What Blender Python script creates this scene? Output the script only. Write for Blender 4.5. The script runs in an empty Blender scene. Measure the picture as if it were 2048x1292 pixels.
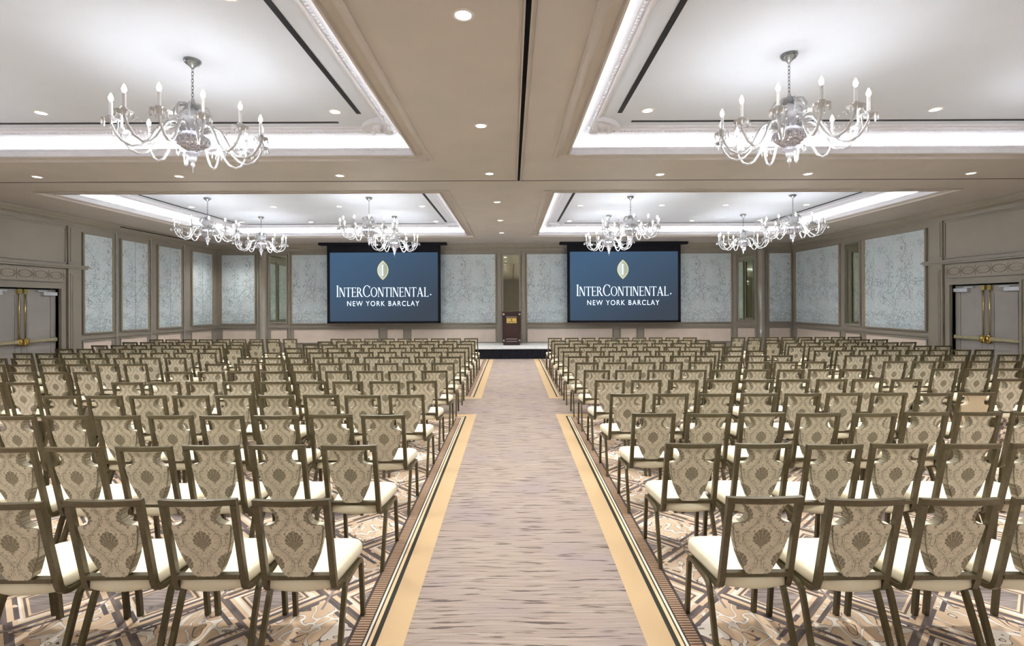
import bpy, bmesh, math, random
from mathutils import Vector, Matrix

random.seed(7)
PI = math.pi
SC = bpy.context.scene
COL = SC.collection

# ------------------------------------------------------------------ camera
F_PX, HORIZON = 970.0, 606.0
CAM_H = 1.85
cam_d = bpy.data.cameras.new('camera')
cam_d.sensor_fit = 'HORIZONTAL'
cam_d.sensor_width = 36.0
cam_d.lens = 36.0 * F_PX / 2048.0
cam_d.shift_x = 1.0 / 2048
cam_d.shift_y = -(646 - HORIZON) / 2048.0
cam_d.clip_start = 0.05
cam = bpy.data.objects.new('camera', cam_d)
COL.objects.link(cam)
cam.matrix_world = (Matrix.Translation((0, 0, CAM_H)) @ Matrix.Rotation(PI / 2, 4, 'X')
                    @ Matrix.Rotation(math.radians(-0.22), 4, 'Z'))
SC.camera = cam

# ------------------------------------------------------------------ world, exposure, lights' levels
w = bpy.data.worlds.new('world')
SC.world = w
w.use_nodes = True
w.node_tree.nodes['Background'].inputs[0].default_value = (0.75, 0.78, 0.85, 1)
w.node_tree.nodes['Background'].inputs[1].default_value = 0.05
SC.view_settings.view_transform = 'Standard'
SC.view_settings.look = 'None'
SC.view_settings.gamma = 1.0
SC.view_settings.use_curve_mapping = False
SC.view_settings.exposure = 0.45
SC.cycles.use_denoising = True
SC.cycles.max_bounces = 4
SC.cycles.diffuse_bounces = 3
SC.cycles.glossy_bounces = 3
SC.cycles.transmission_bounces = 3
SC.cycles.transparent_max_bounces = 4
SC.cycles.use_adaptive_sampling = True
SC.cycles.adaptive_threshold = 0.15
SC.cycles.use_light_tree = False
SC.cycles.light_sampling_threshold = 0.04
SC.cycles.caustics_reflective = False
SC.cycles.caustics_refractive = False
SC.cycles.sample_clamp_indirect = 3.0
W_DOWN = 38.0       # watts of one recessed downlight
W_COVE = 10.0        # watts per metre of cove strip
W_CHAND = 98.0      # watts of one chandelier
COOL = (0.97, 0.98, 1.0)
WARM = (1.0, 0.965, 0.91)

# ------------------------------------------------------------------ room measures (metres)
WALL_L, WALL_R, WALL_B, WALL_F = -11.0, 10.48, 18.1, -8.0
SOFFIT = 4.05
TRAY_Z = 4.365
AISLE_X = 0.068
TRAYS = [(-9.1, -1.44, 1.1, 7.22), (0.873, 8.6, 1.1, 7.22),
         (-9.1, -1.44, 9.7, 15.8), (0.873, 8.6, 9.7, 15.8)]

# ------------------------------------------------------------------ node helper
class V:
    def __init__(s, t, k): s.t, s.k = t, k
    def _m(s, op, *a, clamp=False):
        n = s.t.nodes.new('ShaderNodeMath'); n.operation = op; n.use_clamp = clamp
        for i, q in enumerate((s,) + a):
            if isinstance(q, V): s.t.links.new(q.k, n.inputs[i])
            else: n.inputs[i].default_value = q
        return V(s.t, n.outputs[0])
    def __add__(s, o): return s._m('ADD', o)
    __radd__ = __add__
    def __sub__(s, o): return s._m('SUBTRACT', o)
    def __rsub__(s, o): return (s * -1.0) + o
    def __mul__(s, o): return s._m('MULTIPLY', o)
    __rmul__ = __mul__
    def __truediv__(s, o): return s._m('DIVIDE', o)
    def abs(s): return s._m('ABSOLUTE')
    def min(s, o): return s._m('MINIMUM', o)
    def max(s, o): return s._m('MAXIMUM', o)
    def sin(s): return s._m('SINE')
    def cos(s): return s._m('COSINE')
    def floor(s): return s._m('FLOOR')
    def frac(s): return s._m('FRACT')
    def sqrt(s): return s._m('SQRT')
    def sign(s): return s._m('SIGN')
    def atan2(s, o): return s._m('ARCTAN2', o)
    def lt(s, o): return s._m('LESS_THAN', o)
    def gt(s, o): return s._m('GREATER_THAN', o)
    def clamp(s): return s._m('ADD', 0.0, clamp=True)
    def wrap(s, p): return ((s / p + 0.5).frac() - 0.5) * p      # centred repeat
    def step(s, lo, hi):                                          # linear 0..1
        return ((s - lo) * (1.0 / (hi - lo)))._m('ADD', 0.0, clamp=True)

def quiet(m): m.cycles.emission_sampling = 'NONE'

def lin(c):
    return tuple(((v / 255.0) / 12.92 if v / 255.0 <= 0.04045 else (((v / 255.0) + 0.055) / 1.055) ** 2.4) for v in c) + (1.0,)

class Mat:
    def __init__(s, name, color=(128, 128, 128), rough=0.6, metal=0.0, spec=0.3):
        s.m = bpy.data.materials.new(name); s.m.use_nodes = True
        s.t = s.m.node_tree
        s.b = s.t.nodes['Principled BSDF']
        s.b.inputs['Base Color'].default_value = lin(color)
        s.b.inputs['Roughness'].default_value = rough
        s.b.inputs['Metallic'].default_value = metal
        s.b.inputs['Specular IOR Level'].default_value = spec
        tc = s.t.nodes.new('ShaderNodeTexCoord')
        s.co = tc.outputs['Object']
        sp = s.t.nodes.new('ShaderNodeSeparateXYZ'); s.t.links.new(s.co, sp.inputs[0])
        s.x, s.y, s.z = (V(s.t, sp.outputs[i]) for i in range(3))
    def vec(s, x, y, z=0.0):
        n = s.t.nodes.new('ShaderNodeCombineXYZ')
        for i, q in enumerate((x, y, z)):
            if isinstance(q, V): s.t.links.new(q.k, n.inputs[i])
            else: n.inputs[i].default_value = q
        return n.outputs[0]
    def noise(s, vec=None, scale=5.0, detail=2.0, rough=0.5, dist=0.0):
        n = s.t.nodes.new('ShaderNodeTexNoise')
        s.t.links.new(vec or s.co, n.inputs['Vector'])
        n.inputs['Scale'].default_value = scale; n.inputs['Detail'].default_value = detail
        n.inputs['Roughness'].default_value = rough; n.inputs['Distortion'].default_value = dist
        return V(s.t, n.outputs[0])
    def voronoi(s, vec, scale):
        n = s.t.nodes.new('ShaderNodeTexVoronoi')
        s.t.links.new(vec, n.inputs['Vector']); n.inputs['Scale'].default_value = scale
        return V(s.t, n.outputs['Distance'])
    def mix(s, a, b, f):
        n = s.t.nodes.new('ShaderNodeMix'); n.data_type = 'RGBA'
        for i, q in ((6, a), (7, b)):
            if isinstance(q, tuple): n.inputs[i].default_value = lin(q) if len(q) == 3 else q
            else: s.t.links.new(q, n.inputs[i])
        if isinstance(f, V): s.t.links.new(f.k, n.inputs[0])
        else: n.inputs[0].default_value = f
        return n.outputs[2]
    def color(s, c): s.t.links.new(c, s.b.inputs['Base Color']); return s
    def bump(s, h, dist=0.002, strength=0.5):
        n = s.t.nodes.new('ShaderNodeBump')
        n.inputs['Strength'].default_value = strength; n.inputs['Distance'].default_value = dist
        s.t.links.new(h.k, n.inputs['Height']); s.t.links.new(n.outputs[0], s.b.inputs['Normal'])
        return s
    def emit(s, color, strength):
        if isinstance(color, tuple): s.b.inputs['Emission Color'].default_value = lin(color) if len(color) == 3 else color
        else: s.t.links.new(color, s.b.inputs['Emission Color'])
        s.b.inputs['Emission Strength'].default_value = strength
        return s

M = {}
def grain(name, c, var=0.06, scale=6.0, rough=0.6, spec=0.3, metal=0.0, stretch=(1, 1, 1)):
    """a plain colour with slight procedural mottling"""
    k = Mat(name, c, rough, metal, spec)
    v = k.vec(k.x * stretch[0], k.y * stretch[1], k.z * stretch[2])
    n = k.noise(v, scale, 3)
    d = tuple(max(0, int(q * (1 - var))) for q in c); l = tuple(min(255, int(q * (1 + var))) for q in c)
    k.color(k.mix(d, l, n.step(0.3, 0.7)))
    M[name] = k.m
    return k

# plain materials
grain('soffit_paint', (205, 199, 194), 0.015, 1.5, 0.7)
grain('tray_white', (228, 234, 244), 0.01, 1.0, 0.75)
grain('crown_white', (240, 240, 246), 0.015, 20.0, 0.6)
grain('wall_taupe', (150, 144, 134), 0.02, 2.0, 0.45, 0.4)
grain('trim_taupe', (144, 138, 127), 0.02, 4.0, 0.38, 0.45)
grain('column_gloss', (144, 138, 127), 0.02, 4.0, 0.16, 0.7)
grain('door_grey', (160, 156, 152), 0.02, 3.0, 0.42, 0.4)
grain('wainscot_pale', (222, 208, 196), 0.02, 3.0, 0.5)
grain('rosette_line', (140, 124, 112), 0.03, 10.0, 0.5)
grain('black_gap', (14, 14, 16), 0.1, 10.0, 0.8, 0.1)
grain('diffuser_black', (26, 26, 28), 0.3, 60.0, 0.7, 0.2)
grain('gilt', (196, 168, 110), 0.08, 20.0, 0.32, 0.5, 0.8)
grain('brass', (222, 190, 110), 0.06, 12.0, 0.2, 0.5, 1.0)
grain('brass_bar', (214, 206, 170), 0.05, 12.0, 0.3, 0.5, 0.6)
grain('aluminium', (205, 205, 205), 0.04, 12.0, 0.3, 0.5, 0.8)
grain('closer_metal', (216, 220, 228), 0.04, 12.0, 0.4, 0.5, 0.3)
grain('chair_metal', (84, 75, 52), 0.08, 40.0, 0.34, 0.5, 0.25)
grain('seat_vinyl', (244, 236, 210), 0.015, 8.0, 0.42, 0.4)
grain('plain_fabric', (240, 224, 194), 0.03, 60.0, 0.85, 0.1)
grain('piping_fabric', (150, 142, 120), 0.05, 60.0, 0.8, 0.1)
grain('glide', (40, 38, 36), 0.1, 20.0, 0.5)
grain('stage_top', (226, 228, 228), 0.03, 5.0, 0.5)
grain('skirt_black', (16, 18, 26), 0.25, 20.0, 0.75, 0.2)
grain('wood_dark', (44, 24, 22), 0.25, 10.0, 0.35, 0.5, 0.0, (1, 1, 6))
grain('plaque_gold', (232, 206, 122), 0.06, 20.0, 0.3, 0.5, 0.6)
grain('stud_metal', (190, 186, 186), 0.05, 20.0, 0.3, 0.5, 0.7)
grain('screen_black', (10, 12, 22), 0.1, 10.0, 0.7, 0.2)
grain('chrome', (150, 158, 162), 0.08, 30.0, 0.22, 0.5, 0.9)
grain('candle_sleeve', (244, 244, 246), 0.02, 20.0, 0.4)
grain('downlight_trim', (244, 242, 238), 0.02, 10.0, 0.5)

k = Mat('crystal', (246, 248, 255), 0.06, 0.0, 0.8)
n_ = k.noise(None, 60.0, 2)
k.b.inputs['Transmission Weight'].default_value = 0.25
k.b.inputs['IOR'].default_value = 1.3
k.color(k.mix((236, 240, 250), (255, 255, 255), n_)); M['crystal'] = k.m
k = Mat('crystal_cut', (200, 200, 220), 0.12, 0.0, 0.9)
v_ = k.voronoi(k.co, 55.0)
k.color(k.mix((255, 255, 255), (170, 166, 190), v_.step(0.2, 0.7))).bump(v_, 0.01, 1.0); M['crystal_cut'] = k.m
k = Mat('bulb_glow', (255, 255, 255)); n_ = k.noise(None, 8.0)
k.emit(k.mix((255, 250, 240), (255, 255, 255), n_), 14.0); M['bulb_glow'] = k.m
k = Mat('lens_glow', (255, 255, 255)); n_ = k.noise(None, 8.0)
k.emit(k.mix((255, 246, 232), (255, 252, 246), n_), 7.0); M['lens_glow'] = k.m
k = Mat('mirror_glass', (214, 222, 206), 0.03, 1.0); n_ = k.noise(None, 3.0)
k.color(k.mix((206, 216, 196), (222, 228, 214), n_)); M['mirror_glass'] = k.m

quiet(M['bulb_glow']); quiet(M['lens_glow'])
# damask upholstery of the chair backs (chair-local x and z)
def damask():
    k = Mat('damask_fabric', (190, 178, 150), 0.85, 0.0, 0.1)
    x, z = k.x, k.z
    PX, PZ = 0.21, 0.26
    def med(cx, cz):
        a = (x - cx).wrap(PX); b = (z - cz).wrap(PZ)
        r = (a * a + b * b * 0.86).sqrt()
        th = a.atan2(b)
        up = (0.55 - th.abs()).max(0.0)
        dn = (th.abs() - 2.5).max(0.0)
        rad = 0.0445 + 0.0020 * (th * 13.0).cos() + up * 0.012 - th.abs().step(1.9, 2.6) * 0.006 + dn * 0.008
        inside = r.lt(rad)
        tip = (a.abs() * 1.3 + (b + 0.056).abs() * 0.55).lt(0.006)
        fan = a.atan2(b + 0.036)
        rays = ((fan * 10.0).sin().abs().lt(0.30)).max((r * 210.0 + (fan * 10.0).cos() * 1.2).sin().abs().lt(0.20)) * 0.9
        return inside.max(tip), rays
    m1, r1 = med(0.0, 0.672)
    m2, r2 = med(0.105, 0.542)
    medal = m1.max(m2)
    rays = r1 * m1 + r2 * m2 * (1.0 - m1)
    ph = (z - 0.672) * (2 * PI / PZ)
    wob = (ph * 3.0).sin() * 0.004
    lines = None
    for off in (0.0, 0.105):
        d = ((x - off).wrap(PX).abs() - (0.0525 + 0.042 * (ph + (0 if off == 0 else PI)).cos()) + wob).abs()
        q = d.lt(0.0013).max((d - 0.012).abs().lt(0.0007) * 0.7)
        lines = q if lines is None else lines.max(q)
    n = k.noise(k.vec((x.abs()), 0.0, z), 34.0, 1.0, 0.5, 0.6)
    tend = (n - 0.5).abs().lt(0.017)
    n2 = k.noise(k.vec((x.abs()), 3.0, z), 60.0, 0.0)
    bud = n2.gt(0.69)
    marks = lines.max(tend * 0.6).max(bud * 0.75)
    weave = k.noise(None, 500.0, 0.0)
    base = k.mix((226, 219, 199), (238, 231, 212), weave)
    c = k.mix(base, (150, 142, 122), marks * (1.0 - medal))
    c = k.mix(c, k.mix((134, 127, 110), (196, 188, 166), rays), medal)
    k.color(c)
    M['damask_fabric'] = k.m
damask()

# pale blue silk with printed branches (panel-local x across, z up from the panel's foot)
def silk():
    k = Mat('silk_paper', (190, 206, 212), 0.55, 0.0, 0.35)
    t = k.t
    P = 1.34
    nx = (k.noise(k.vec(k.x, 0.0, k.z), 2.2, 2.0) - 0.5) * 0.34
    nz = (k.noise(k.vec(k.x, 7.0, k.z), 2.2, 2.0) - 0.5) * 0.34
    X = k.x.wrap(P) + nx; Z = k.z + nz
    p = k.vec(X, 0.0, Z)
    segs = []
    rnd = random.Random(11)
    def grow(x, z, ang, L, depth):
        x2, z2 = x + math.sin(ang) * L, z + math.cos(ang) * L
        segs.append(((x, z), (x2, z2)))
        if depth == 0: return
        for s in ((-1, 1) if depth > 1 else (rnd.choice((-1, 1)),)):
            grow(x2, z2, ang * 0.6 + s * rnd.uniform(0.45, 0.95), L * rnd.uniform(0.6, 0.85), depth - 1)
    grow(0.0, 0.05, 0.12, 0.72, 3)
    grow(0.02, 0.55, -0.75, 0.36, 1)
    grow(-0.05, 0.95, 0.85, 0.42, 2)
    grow(0.1, 0.1, 0.7, 0.34, 1)
    grow(-0.1, 0.1, -0.6, 0.36, 1)
    grow(-0.1, 1.75, -0.3, 0.40, 1)
    grow(0.3, 1.9, 0.3, 0.35, 1)
    grow(0.55, 0.9, 0.1, 0.5, 1)
    def vm(op, a, b=None, scale=None):
        n = t.nodes.new('ShaderNodeVectorMath'); n.operation = op
        for i, q in enumerate((a, b)):
            if q is None: continue
            if isinstance(q, tuple): n.inputs[i].default_value = q
            else: t.links.new(q, n.inputs[i])
        if scale is not None: t.links.new(scale.k, n.inputs['Scale'])
        return n
    dist = None
    for (ax, az), (bx, bz) in segs:
        ba = (bx - ax, 0.0, bz - az); L2 = ba[0] ** 2 + ba[2] ** 2
        pa = vm('SUBTRACT', p, (ax, 0.0, az)).outputs[0]
        h = V(t, vm('DOT_PRODUCT', pa, ba).outputs['Value'])._m('MULTIPLY', 1.0 / L2, clamp=True)
        sc = vm('SCALE', ba, None, h).outputs[0]
        d = V(t, vm('LENGTH', vm('SUBTRACT', pa, sc).outputs[0]).outputs['Value'])
        dist = d if dist is None else dist.min(d)
    stem = dist.lt(0.006)
    leafd = k.voronoi(k.vec(X, 0.0, Z * 0.75), 21.0)
    leaf = leafd.lt(0.30) * dist.lt(0.12)
    lf2 = k.voronoi(k.vec(X * 1.2, 4.0, Z), 34.0)
    leaf2 = lf2.lt(0.29) * dist.lt(0.30) * k.noise(k.vec(X, 0.0, Z), 4.0).gt(0.46)
    hair = (k.noise(k.vec(X, 2.0, Z), 7.0, 1.0) - 0.5).abs().lt(0.011) * dist.lt(0.15)
    ground = k.noise(k.vec(k.x * 1.0, 0.0, k.z * 3.0), 14.0, 3.0).gt(0.5) * (0.16 + nz - k.z).gt(0.0)
    tuft = (k.noise(k.vec(k.x * 3.0, 0.0, k.z * 0.9), 9.0, 2.0) - 0.5).abs().lt(0.03) * (0.42 + nz * 1.5 - k.z).gt(0.0)
    dust = k.noise(k.vec(X, 9.0, Z), 26.0, 2.0).gt(0.56) * k.noise(k.vec(X, 5.0, Z), 3.0).gt(0.47)
    ink = (dust * 0.22).max(stem * 0.75).max(leaf * 0.6).max(leaf2 * 0.4).max(hair * 0.55).max(ground * 0.5).max(tuft * 0.5)
    silkn = k.noise(k.vec(k.x * 90.0, 0.0, k.z * 3.0), 1.0, 2.0)
    big = k.noise(k.vec(k.x, 0.0, k.z), 1.3, 2.0)
    base = k.mix(k.mix((205, 222, 227), (218, 231, 235), silkn), (214, 221, 228), big.step(0.4, 0.7))
    k.color(k.mix(base, (108, 120, 130), ink))
    M['silk_paper'] = k.m
silk()

# ballroom carpet: streaked aisle, banded borders, geometric fields
def carpet():
    k = Mat('carpet', (190, 170, 150), 0.95, 0.0, 0.05)
    x, y = k.x, k.y
    X = (x - AISLE_X).abs()
    sx = X - 0.66
    sy = (8.08 - y).max((y - 9.40).min(16.3 - y))
    s = sx.min(sy)
    # aisle streaks
    wob = k.noise(k.vec(x * 1.5, y * 3.0, 0.0), 1.0, 1.0)
    st = k.noise(k.vec(x * 3.2, y * 46.0 + wob * 3.0, 0.0), 1.0, 2.0, 0.55)
    st2 = k.noise(k.vec(x * 2.2, y * 70.0, 5.0), 1.0, 1.0)
    blot = k.noise(k.vec(x, y, 0.0), 1.6, 2.0)
    fib = k.noise(k.vec(x * 260, y * 120, 0.0), 1.0, 0.0)
    base = k.mix((144, 131, 124), (166, 153, 143), st2.step(0.35, 0.65))
    base = k.mix(base, (149, 136, 135), blot.step(0.45, 0.7))
    aisle = k.mix(base, (62, 55, 55), (st.step(0.57, 0.66)) * (0.5 + blot * 0.6))
    aisle = k.mix(aisle, (134, 123, 115), fib.step(0.55, 0.8) * 0.5)
    # fields
    A = 0.62
    jag = ((X * 7.0 + y * 7.0).sin().sign() * 0.035)
    u = (X * 0.9 + y + 0.18) / A; v = (X * 0.9 - y * 1.0 + 0.1) / A
    cu, cv = u.floor(), v.floor()
    a = u.frac() - 0.5; b = v.frac() - 0.5
    m = a.abs().max(b.abs())
    par = ((cu + cv) * 0.5).frac().gt(0.25)
    nn = k.noise(k.vec(X, y, 0.0), 7.0, 1.0, 0.5, 0.7)
    ground = k.mix((218, 196, 170), (212, 186, 158), k.noise(k.vec(X, y, 3.0), 3.0).step(0.4, 0.6))
    # scroll ornament: pale shapes with dark outline
    sc_zone = par * m.lt(0.46)
    rb = (nn - 0.5).abs()
    scroll = k.mix(ground, (112, 103, 101), rb.lt(0.052) * sc_zone)
    scroll = k.mix(scroll, (230, 223, 214), rb.lt(0.042) * sc_zone)
    scroll = k.mix(scroll, (112, 103, 101), (nn - 0.66).abs().lt(0.012) * sc_zone)
    # grey textured diamond
    gn = k.noise(k.vec(X * 4.0, y * 60.0, 2.0), 1.0, 1.0)
    grey = k.mix((120, 112, 112), (156, 146, 142), gn.step(0.35, 0.65))
    c = k.mix(scroll, grey, (1.0 - par) * m.lt(0.26))
    c = k.mix(c, (108, 98, 96), (1.0 - par) * (m - 0.30).abs().lt(0.014))
    c = k.mix(c, (226, 217, 206), (1.0 - par) * (m - 0.36).abs().lt(0.025))
    # stepped bars
    mj = (a + jag).abs().max((b - jag).abs())
    c = k.mix(c, (104, 96, 96), (mj - 0.425).abs().lt(0.026) * nn.gt(0.34))
    c = k.mix(c, (116, 106, 102), (m - 0.49).abs().lt(0.012))
    c = k.mix(c, (150, 140, 136), ((a.abs() - b.abs()).abs().lt(0.022)) * m.gt(0.30) * par)
    # border bands from the field's edge inwards
    rib = ((y * 46.0).frac()).max(0.0).gt(0.55)
    ribx = ((x * 46.0).frac()).gt(0.55)
    isx = sx.lt(sy)
    ribs = rib * isx + ribx * (1.0 - isx)
    brown = k.mix((176, 150, 126), (92, 74, 64), ribs)
    gold = k.mix((194, 170, 136), (184, 159, 125), fib)
    out = k.mix(c, (78, 70, 68), s.lt(0.318))
    out = k.mix(out, brown, s.lt(0.300))
    out = k.mix(out, (74, 68, 64), s.lt(0.232))
    out = k.mix(out, (226, 220, 208), s.lt(0.222))
    out = k.mix(out, (74, 68, 64), s.lt(0.208))
    out = k.mix(out, (222, 196, 158), s.lt(0.198))
    out = k.mix(out, (58, 58, 54), s.lt(0.178))
    out = k.mix(out, gold, s.lt(0.150))
    out = k.mix(out, aisle, s.lt(0.0))
    k.color(out).bump(fib, 0.003, 0.25)
    M['carpet'] = k.m
carpet()

# projected picture: slate blue, bluer to the upper left
k = Mat('projection', (30, 40, 55), 0.8, 0.0, 0.1)
g_ = (k.x * -0.16 + k.z * 0.3 + 0.5).clamp()
k.color(k.mix((20, 24, 30), (22, 26, 34), g_)); k.emit(k.mix((52, 60, 70), (60, 86, 112), g_), 0.9); M['projection'] = k.m
k = Mat('letter_white', (235, 240, 250)); n_ = k.noise(None, 4.0)
k.emit(k.mix((200, 220, 240), (214, 232, 248), n_), 0.85); M['letter_white'] = k.m
k = Mat('logo_gold', (190, 180, 120)); n_ = k.noise(None, 9.0)
k.emit(k.mix((176, 172, 136), (206, 204, 170), n_), 0.7); M['logo_gold'] = k.m
k = Mat('logo_grey', (160, 165, 150)); n_ = k.x
k.emit(k.mix((168, 182, 178), (120, 128, 116), (k.x * 6.0 + 0.5).clamp()), 0.75); M['logo_grey'] = k.m

for q_ in ('projection', 'letter_white', 'logo_gold', 'logo_grey'): quiet(M[q_])

# ------------------------------------------------------------------ mesh helpers
def box(bm, x0, x1, y0, y1, z0, z1):
    vs = [bm.verts.new(p) for p in ((x0, y0, z0), (x1, y0, z0), (x1, y1, z0), (x0, y1, z0),
                                    (x0, y0, z1), (x1, y0, z1), (x1, y1, z1), (x0, y1, z1))]
    for f in ((3, 2, 1, 0), (4, 5, 6, 7), (0, 1, 5, 4), (1, 2, 6, 5), (2, 3, 7, 6), (3, 0, 4, 7)):
        bm.faces.new([vs[i] for i in f])
    return vs

def lathe(bm, prof, n=16, c=(0, 0, 0), flute=0.0):
    """revolve (r, z) points about the vertical through c"""
    rings = []
    for r, z in prof:
        if r < 1e-5:
            rings.append([bm.verts.new((c[0], c[1], c[2] + z))]); continue
        ring = []
        for i in range(n):
            q = r * (1 + (flute if i % 2 else -flute))
            ring.append(bm.verts.new((c[0] + q * math.cos(2 * PI * i / n), c[1] + q * math.sin(2 * PI * i / n), c[2] + z)))
        rings.append(ring)
    for a, b in zip(rings, rings[1:]):
        for i in range(n):
            j = (i + 1) % n
            if len(a) == 1 and len(b) == 1: continue
            if len(a) == 1: bm.faces.new((a[0], b[i], b[j]))
            elif len(b) == 1: bm.faces.new((a[i], a[j], b[0]))
            else: bm.faces.new((a[i], a[j], b[j], b[i]))

def tube(bm, pts, r, n=6, caps=True):
    """round tube through pts; r is a radius or list of radii"""
    pts = [Vector(p) for p in pts]
    rs = r if isinstance(r, (list, tuple)) else [r] * len(pts)
    rings = []; ref = None
    for i, p in enumerate(pts):
        d = (pts[min(i + 1, len(pts) - 1)] - pts[max(i - 1, 0)]).normalized()
        if ref is None: ref = Vector((0, 0, 1)) if abs(d.z) < 0.9 else Vector((1, 0, 0))
        s = d.cross(ref).normalized(); u = s.cross(d).normalized(); ref = u
        rings.append([bm.verts.new(p + (s * math.cos(2 * PI * j / n) + u * math.sin(2 * PI * j / n)) * rs[i]) for j in range(n)])
    for a, b in zip(rings, rings[1:]):
        for j in range(n):
            bm.faces.new((a[j], a[(j + 1) % n], b[(j + 1) % n], b[j]))
    if caps:
        bm.faces.new(rings[0][::-1]); bm.faces.new(rings[-1])

def bar(bm, pts, wx, h):
    """rectangular section swept through pts lying roughly in a YZ plane"""
    rings = []
    P = [Vector(p) for p in pts]
    for i, p in enumerate(P):
        d = P[min(i + 1, len(P) - 1)] - P[max(i - 1, 0)]
        nrm = Vector((0, -d.z, d.y)).normalized()
        rings.append([bm.verts.new(p + Vector((sx * wx / 2, 0, 0)) + nrm * (sn * h / 2)) for sx, sn in ((-1, -1), (1, -1), (1, 1), (-1, 1))])
    for a, b in zip(rings, rings[1:]):
        for j in range(4):
            bm.faces.new((a[j], a[(j + 1) % 4], b[(j + 1) % 4], b[j]))
    bm.faces.new(rings[0][::-1]); bm.faces.new(rings[-1])

def ring_sweep(bm, rect, prof):
    """sweep (inset, z) profile round a rectangle with mitred corners; inset>0 goes inwards"""
    x0, x1, y0, y1 = rect
    rings = [[bm.verts.new(p) for p in ((x0 + o, y0 + o, z), (x1 - o, y0 + o, z), (x1 - o, y1 - o, z), (x0 + o, y1 - o, z))] for o, z in prof]
    for a, b in zip(rings, rings[1:]):
        for j in range(4):
            bm.faces.new((a[j], a[(j + 1) % 4], b[(j + 1) % 4], b[j]))

def prism(bm, poly, y0, y1, plane='xz'):
    """extrude a 2D outline between two depths"""
    f = (lambda a, b, d: (a, d, b)) if plane == 'xz' else (lambda a, b, d: (a, b, d))
    A = [bm.verts.new(f(a, b, y0)) for a, b in poly]; B = [bm.verts.new(f(a, b, y1)) for a, b in poly]
    bm.faces.new(A); bm.faces.new(B[::-1])
    for i in range(len(poly)):
        j = (i + 1) % len(poly)
        bm.faces.new((A[j], A[i], B[i], B[j]))

def to_mesh(bm, name, mat, smooth=False):
    bmesh.ops.recalc_face_normals(bm, faces=bm.faces[:])
    me = bpy.data.meshes.new(name)
    bm.to_mesh(me); bm.free()
    me.materials.append(M[mat])
    if smooth:
        me.shade_smooth() if hasattr(me, 'shade_smooth') else None
    return me

def add(name, bm, mat, parent=None, smooth=False, loc=None, rotz=0.0):
    me = bm if isinstance(bm, bpy.types.Mesh) else to_mesh(bm, name, mat, smooth)
    o = bpy.data.objects.new(name, me); COL.objects.link(o)
    if parent: o.parent = parent
    if loc is not None: o.location = loc
    o.rotation_euler.z = rotz
    return o

def tag(o, label=None, cat=None, group=None, kind=None):
    if label: o['label'] = label
    if cat: o['category'] = cat
    if group: o['group'] = group
    if kind: o['kind'] = kind
    return o

def thing(name, label, cat, loc=(0, 0, 0), rotz=0.0, group=None):
    o = bpy.data.objects.new(name, None); COL.objects.link(o)
    o.empty_display_size = 0.1
    o.location = loc; o.rotation_euler.z = rotz
    return tag(o, label, cat, group)

def boxes(*bs):
    bm = bmesh.new()
    for b in bs: box(bm, *b)
    return bm

def copy_tree(o, parent=None):
    c = o.copy(); COL.objects.link(c)
    c.parent = parent
    for ch in o.children: copy_tree(ch, c)
    return c

def structure(name, bm, mat, label=None, parent=None, smooth=False):
    o = add(name, bm, mat, parent, smooth)
    if parent is None: o['kind'] = 'structure'
    if label: o['label'] = label
    return o

# ------------------------------------------------------------------ floor and ceiling
bm = bmesh.new(); box(bm, WALL_L - 0.3, WALL_R + 0.3, WALL_F - 0.3, WALL_B + 0.3, -0.1, 0.0)
structure('floor', bm, 'carpet', 'patterned ballroom carpet with a streaked centre aisle and gold borders')

FR = 0.23
bm = bmesh.new()
xs = sorted({WALL_L - 0.3, WALL_R + 0.3} | {t[0] - FR for t in TRAYS} | {t[1] + FR for t in TRAYS})
ys = sorted({WALL_F - 0.3, WALL_B + 0.3} | {t[2] - FR for t in TRAYS} | {t[3] + FR for t in TRAYS})
for xa, xb in zip(xs, xs[1:]):
    for ya, yb in zip(ys, ys[1:]):
        cx, cy = (xa + xb) / 2, (ya + yb) / 2
        if any(t[0] - FR < cx < t[1] + FR and t[2] - FR < cy < t[3] + FR for t in TRAYS): continue
        box(bm, xa, xb, ya, yb, SOFFIT, SOFFIT + 0.02)
ceiling = structure('ceiling', bm, 'soffit_paint', 'taupe ballroom ceiling with four recessed white trays')

def sub(name, bm, mat, parent=None, smooth=False, label=None, kind=None):
    o = add(name, bm, mat, parent, smooth)
    if label: o['label'] = label
    if kind: o['kind'] = kind
    return o

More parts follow.
